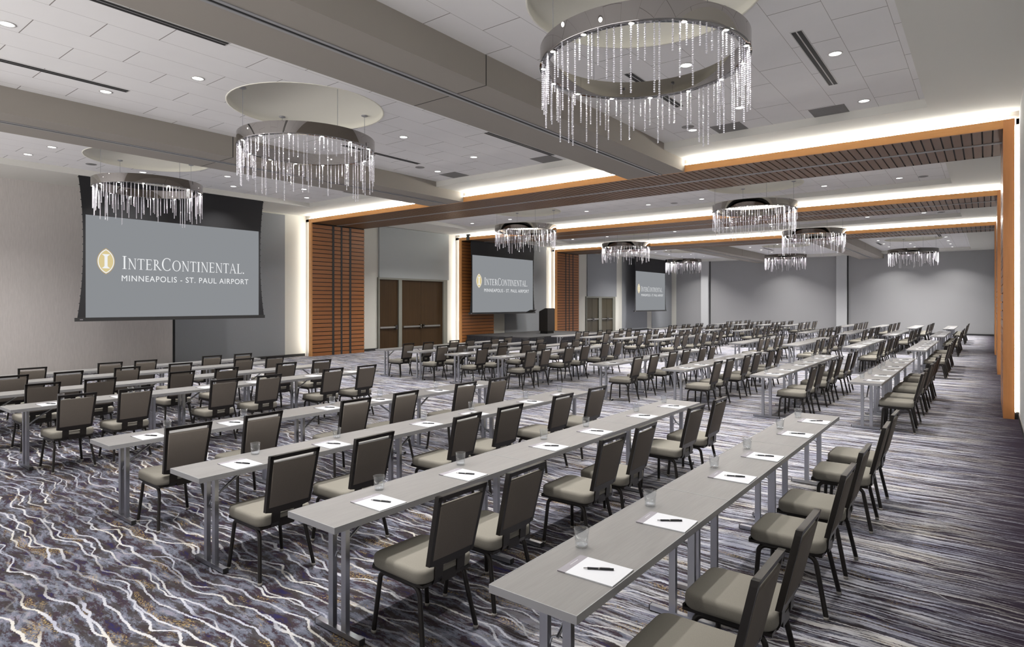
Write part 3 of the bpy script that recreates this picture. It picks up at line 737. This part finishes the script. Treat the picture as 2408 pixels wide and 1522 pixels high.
# ------------------------------------------------------------------ furniture
def make_chair():
    r = empty('banquet_chair', (0, 0, 0))
    rounded('seat', 0.465, 0.445, 0.085, 0.07, 0.026, 'fabric', r, (-0.03, 0, 0.4375))
    p = mb('bronze'); p.box(-0.262, 0.19, -0.20, 0.20, 0.378, 0.396); p.box(-0.268, -0.255, -0.19, 0.19, 0.374, 0.404)
    p.build('seat_frame', r)
    for sy in (-1, 1):
        yt, yf = sy*0.185, sy*0.218
        # front leg: foot up, round bend, along under the seat
        pts = [(-0.222, yf, 0.018)]; c = (-0.150, 0.318)
        for a in range(0, 91, 15):
            q = math.radians(a); pts.append((c[0]-0.055*math.cos(q), yt, c[1]+0.055*math.sin(q)))
        pts.append((-0.01, yt, 0.373))
        l = mb('bronze'); l.tube(pts, 0.016, 8, 0.0135, (0, 1, 0)); L1 = l.build('leg', r)
        g = mb('glide'); g.lathe([(0.001, 0.0), (0.014, 0.001), (0.0175, 0.020), (0.013, 0.022)], (-0.222, yf, 0), 12); g.build('glide', L1)
        pts = [(0.216, yf, 0.018)]; c = (0.095, 0.313)
        for a in range(0, 91, 15):
            q = math.radians(a); pts.append((c[0]+0.06*math.cos(q), yt, c[1]+0.06*math.sin(q)))
        pts.append((-0.01, yt, 0.373))
        l = mb('bronze'); l.tube(pts, 0.016, 8, 0.0135, (0, 1, 0)); L2 = l.build('leg', r)
        g = mb('glide'); g.lathe([(0.001, 0.0), (0.014, 0.001), (0.0175, 0.020), (0.013, 0.022)], (0.216, yf, 0), 12); g.build('glide', L2)
    # back: drawn upright, then leaned
    def lean(x, z): return (0.205+x+(z-0.47)*0.235, z)
    bk = MB().use(M['bronze'])
    def bar(y0, y1, z0, z1, x0, x1):
        vs = []
        for z in (z0, z1):
            for y in (y0, y1):
                for x in (x0, x1):
                    X, Z = lean(x, z); vs.append((X, y, Z))
        bk.add(vs, [(0, 2, 3, 1), (4, 5, 7, 6), (0, 1, 5, 4), (2, 6, 7, 3), (0, 4, 6, 2), (1, 3, 7, 5)])
    for sy in (-1, 1):
        vs = []
        for z, wo in ((0.505, 0.181), (0.925, 0.200)):
            for yy in (wo-0.027, wo):
                for x in (-0.016, 0.016):
                    X, Z = lean(x, z); vs.append((X, sy*yy, Z))
        fcs = [(0, 2, 3, 1), (4, 5, 7, 6), (0, 1, 5, 4), (2, 6, 7, 3), (0, 4, 6, 2), (1, 3, 7, 5)]
        bk.add(vs, fcs if sy == 1 else [f[::-1] for f in fcs])
    bar(-0.200, 0.200, 0.897, 0.925, -0.016, 0.016)
    # lower rail with a bowed lower edge
    n = 10; vs = []
    for q in range(n+1):
        y = -0.181+0.362*q/n; zb = 0.505-0.022*(1-(2*q/n-1)**2)
        for x in (-0.014, 0.014):
            for z in (zb, 0.545):
                X, Z = lean(x, z); vs.append((X, y, Z))
    for q in range(n):
        a = 4*q; b_ = a+4
        bk.add([], []); base = None
        quads = [(a, b_, b_+1, a+1), (a+2, a+3, b_+3, b_+2), (a, a+2, b_+2, b_), (a+1, b_+1, b_+3, a+3)]
        if q == 0: off = len(bk.v); bk.v += vs
        for f in quads: bk.f.append([off+i for i in f]); bk.mi.append(0); bk.sm.append(False)
    bk.build('back_frame', r)
    # straps from the back down under the seat, joined by a plate
    s = mb('bronze')
    for sy in (-1, 1):
        w0, w1 = 0.058, 0.122
        prof = [lean(0.0, 0.53), lean(0.004, 0.47), (0.205, 0.415), (0.190, 0.385), (0.150, 0.368), (0.08, 0.368)]
        for (xa, za), (xb, zb) in zip(prof[:-1], prof[1:]):
            dx, dz = xb-xa, zb-za; L_ = math.hypot(dx, dz); nx, nz = -dz/L_*0.006, dx/L_*0.006
            ya, yb = sorted((sy*w0, sy*w1))
            s.add([(xa-nx, ya, za-nz), (xa+nx, ya, za+nz), (xb+nx, ya, zb+nz), (xb-nx, ya, zb-nz), (xa-nx, yb, za-nz), (xa+nx, yb, za+nz), (xb+nx, yb, zb+nz), (xb-nx, yb, zb-nz)],
                  [(0, 1, 2, 3), (7, 6, 5, 4), (1, 5, 6, 2), (0, 3, 7, 4)])
    s.box(0.196, 0.206, -0.06, 0.06, 0.375, 0.435)
    s.build('back_straps', r)
    bc = bmesh.new(); bmesh.ops.create_cube(bc, size=1.0)
    for v in bc.verts: v.co = Vector((v.co.x*0.040, v.co.y*(0.352 if v.co.z > 0 else 0.326), v.co.z*0.335))
    bmesh.ops.bevel(bc, geom=[e for e in bc.edges if abs(e.verts[0].co.x-e.verts[1].co.x) < 1e-6], offset=0.011, segments=2, profile=0.5, affect='EDGES')
    for v in bc.verts:
        z = v.co.z+0.7015; bow = 0.006*(1-(v.co.y/0.18)**2)
        X, Z = lean(v.co.x+(-bow if v.co.x < 0 else bow*0.5), z); v.co = Vector((X, v.co.y, Z))
    me = bpy.data.meshes.new('backrest')
    for f in bc.faces: f.smooth = True; f.material_index = 0
    for f in bc.faces:
        if f.normal.x > 0.3: f.material_index = 1
    bc.to_mesh(me); bc.free(); me.materials.append(M['fabric']); me.materials.append(M['fabricback'])
    o = bpy.data.objects.new('backrest', me); COL.objects.link(o); o.parent = r
    return r

def make_table():
    L_, W_ = 1.831, 0.457
    r = empty('seminar_table', (0, 0, 0))
    t = mb('oak'); t.box(-W_/2+0.004, W_/2-0.004, -L_/2+0.004, L_/2-0.004, 0.722, 0.750); top = t.build('table_top', r)
    e = mb('edge')
    for a in ((-W_/2, -W_/2+0.004, -L_/2, L_/2), (W_/2-0.004, W_/2, -L_/2, L_/2), (-W_/2+.004, W_/2-.004, -L_/2, -L_/2+0.004), (-W_/2+.004, W_/2-.004, L_/2-0.004, L_/2)):
        e.box(*a, 0.714, 0.751)
    e.build('edge_band', top)
    u = mb('grille'); u.box(-W_/2+.01, W_/2-.01, -L_/2+.01, L_/2-.01, 0.716, 0.722); u.build('underside', top)
    for sy in (-1, 1):
        y = sy*(L_/2-0.20)
        f = mb('alu'); f.box(-0.215, 0.215, y-0.019, y+0.019, 0.008, 0.040); c = f.use(M['base']); c.box(-0.219, -0.213, y-0.020, y+0.020, 0.006, 0.041); c.box(0.213, 0.219, y-0.020, y+0.020, 0.006, 0.041)
        c.box(-0.20, -0.17, y-0.014, y+0.014, 0.0, 0.008); c.box(0.17, 0.20, y-0.014, y+0.014, 0.0, 0.008); f.build('foot_bar', r)
        for x in (-0.062, 0.062):
            l = mb('alu'); l.box(x-0.022, x+0.022, y-0.015, y+0.015, 0.040, 0.716); l.build('leg', r)
        b = mb('base'); b.box(-0.10, 0.10, y-0.03, y+0.03, 0.700, 0.716); b.build('hinge_plate', r)
        b = mb('alu'); yi = y-sy*0.29
        b.tube([(0, yi, 0.705), (0, y-sy*0.10, 0.575)], 0.011, 8); b.tube([(0, y-sy*0.13, 0.60), (0, y-sy*0.005, 0.50)], 0.008, 8)
        b.tube([(-0.05, y, 0.44), (-0.035, y-sy*0.015, 0.49), (0, y-sy*0.02, 0.505), (0.035, y-sy*0.015, 0.49), (0.05, y, 0.44)], 0.006, 6)
        b.build('folding_brace', r)
    return r

def make_pad():
    r = empty('notepad', (0, 0, 0)); p = mb('paper'); p.box(-0.100, 0.1425, -0.107, 0.107, 0.0, 0.0055); s = p.build('sheet', r)
    h = mb('header'); h.box(-0.1425, -0.0995, -0.107, 0.107, 0.0, 0.0056); q = h.build('header_strip', r)
    l = mb('paper'); l.box(-0.125, -0.1225, -0.02, 0.05, 0.0055, 0.0059); l.build('printed_line', q)
    return r
def make_pen():
    r = empty('ballpoint_pen', (0, 0, 0)); a = mb('pen'); a.tube([(-0.055, 0, 0.0055), (-0.005, 0, 0.0055)], 0.0048, 8); a.tube([(0.002, 0, 0.0055), (0.060, 0, 0.0055), (0.067, 0, 0.0055)], 0.0052, 8); a.build('barrel', r)
    c = mb('chrome'); c.tube([(-0.073, 0, 0.0050), (-0.055, 0, 0.0055)], 0.0025, 8); c.tube([(-0.005, 0, 0.0055), (0.002, 0, 0.0055)], 0.0054, 8); c.box(0.004, 0.050, -0.0015, 0.0015, 0.0105, 0.0118); c.build('clip_and_tip', r)
    return r
def make_glass():
    g = mb('glass')
    g.lathe([(0.001, 0.0), (0.030, 0.0), (0.0325, 0.004), (0.0395, 0.094), (0.0385, 0.0945), (0.0372, 0.094), (0.0305, 0.014)], (0, 0, 0), 32)
    g.use(M['glassbase']); g.lathe([(0.0305, 0.014), (0.026, 0.0105), (0.001, 0.010)], (0, 0, 0), 32)
    return g.build('drinking_glass')

B_Y = [2.10, 11.05, 19.65, 28.25, 36.70]
B_NAME = ['front section', 'second section', 'third section', 'fourth section', 'rear section']
ROW_X = [[-1.755, -3.33, -4.90, -6.54, -9.50, -11.02, -12.45, -13.60]] + [[-1.76, -3.30, -4.92, -6.53, -9.28, -10.66, -12.02, -13.30]]*4
CH_Y = {0: {0: [2.47, 3.14, 4.31, 5.04, 6.16, 6.96], 1: [2.46, 3.07, 4.25, 4.85, 6.10, 6.77], 2: [2.34, 3.10, 4.25, 4.94, 5.96, 6.77], 3: [2.34, 3.09, 4.20, 4.95, 5.99, 6.75],
           4: [2.43, 3.06, 4.16, 4.90, 6.05, 6.75], 5: [2.51, 3.19, 4.31, 5.04, 6.15, 6.91], 6: [2.5, 3.21, 4.06, 4.94, 6.12, 6.78], 7: [2.4, 3.05, 4.19, 4.80, 6.07, 6.72]}}
def in_frame(x, y, zs, mx=30):
    s, c = math.sin(YAW), math.cos(YAW)
    for dx in (-.3, .3):
        for dy in (-.3, .3):
            for z in zs:
                r = (x+dx)*c+(y+dy)*s; f = -(x+dx)*s+(y+dy)*c
                if f < 0.1: continue
                u = 1204+F_PX*r/f; v = HY-F_PX*(z-CAM_H)/f
                if -mx < u < 2408+mx and -mx < v < 1522+mx: return True
    return False
def clear_of_bars(yy, y0):
    # keep the chair legs off the table foot bars
    for step in (0, .02, -.02, .04, -.04, .06, -.06, .08, -.08):
        if all(abs(yy+step+sg*0.218-(y0+1.832*t+e)) > 0.045 for t in range(3) for e in (0.202, 1.628) for sg in (-1, 1)): return yy+step
    return yy
chair0, table0, pad0, pen0, glass0 = make_chair(), make_table(), make_pad(), make_pen(), make_glass()
used = set()
def place(proto, x, y, z, rz, label, cat, group):
    if proto.name in used: o = copy_tree(proto)
    else: o = proto; used.add(proto.name)
    o.location = (x, y, z); o.rotation_euler = (0, 0, rz); tag(o, label, cat, group); return o
for p in (chair0, table0, pad0, pen0, glass0): 
    def warm(o):
        for c in kids(o): warm(c)
    warm(p)
rnd = random.Random(11)
PADS = {(0, r): 6 for r in range(5)}; PADS.update({(1, 0): 6, (1, 1): 6, (1, 2): 6, (1, 3): 6, (1, 4): 1, (1, 5): 1, (2, 0): 6, (2, 1): 6, (3, 0): 6, (3, 1): 6, (4, 0): 4, (4, 1): 4})
GLASS = {(0, r): 6 for r in range(5)}; GLASS.update({(1, 0): 6, (1, 1): 6, (1, 2): 1, (1, 4): 1, (1, 5): 1})
PENS = {(0, r): 6 for r in range(4)}; PENS.update({(0, 4): 1, (1, 0): 6, (1, 1): 6, (1, 2): 2, (1, 3): 2, (1, 4): 1, (2, 0): 6})
END = ['near end', 'middle', 'far end']
for b in range(5):
    nt_ = 3 if b < 4 else 3
    for r in range(8):
        xl = ROW_X[b][r]; y0 = B_Y[b]; where = '%s row from column aisle, %s' % (ORD[r], B_NAME[b])
        jx = rnd.uniform(-.008, .008) if b else 0.0
        for t in range(nt_):
            yc = y0+1.832*t+0.915
            if not in_frame(xl+.23, yc, (0, .75), 60) and not in_frame(xl+.23, yc+.9, (0, .75), 60) and not in_frame(xl+.23, yc-.9, (0, .75), 60): continue
            place(table0, xl+0.2285+jx, yc, 0, 0, 'grey table, %s of %s' % (END[t], where), 'table', 'narrow grey seminar tables')
        if b == 0: cy_ = [v+0.19 for v in CH_Y[0][r]]
        else: cy_ = [y0+o_+0.19+rnd.uniform(-.05, .05) for o_ in (.20, .92, 1.97, 2.67, 3.82, 4.50)]
        for k, yy in enumerate(cy_):
            dx = 0.632 if b else (0.73 if r == 0 else 0.615)
            if b and r == 0: dx = 0.66
            yy = clear_of_bars(yy, y0)
            cx = xl+dx+rnd.uniform(-.01, .01)
            if not in_frame(cx, yy, (0, .45, .92), 10): continue
            place(chair0, cx, yy, 0, rnd.uniform(-.035, .035), 'taupe banquet chair, %s seat, %s' % (ORD[k], where), 'chair', 'taupe banquet chairs along the tables')
        offs = (0.41, 1.22, 2.36, 3.11, 4.19, 4.99)
        n = PADS.get((b, r), 0)
        for k in range(n):
            py = y0+offs[k]+rnd.uniform(-.03, .03)*(0 if (b, r) == (0, 0) else 1); px = xl+0.305
            if not in_frame(px, py, (.75,), 0): continue
            rot = rnd.uniform(-.04, .04)
            place(pad0, px, py, 0.7505, rot, 'white notepad, %s place, %s' % (ORD[k], where), 'notepad', 'white notepads with a grey header')
            if k < PENS.get((b, r), 0):
                place(pen0, px+0.015, py+0.01, 0.7563, 0.48+rnd.uniform(-.15, .15), 'black pen, %s place, %s' % (ORD[k], where), 'pen', 'black pens on the notepads')
        for k in range(GLASS.get((b, r), 0)):
            py = y0+offs[k]+0.20; px = xl+0.105
            if not in_frame(px, py, (.75, .84), 0): continue
            place(glass0, px+rnd.uniform(-.01, .01), py+rnd.uniform(-.02, .02), 0.751, 0, 'clear tumbler, %s place, %s' % (ORD[k], where), 'glass', 'clear drinking tumblers')
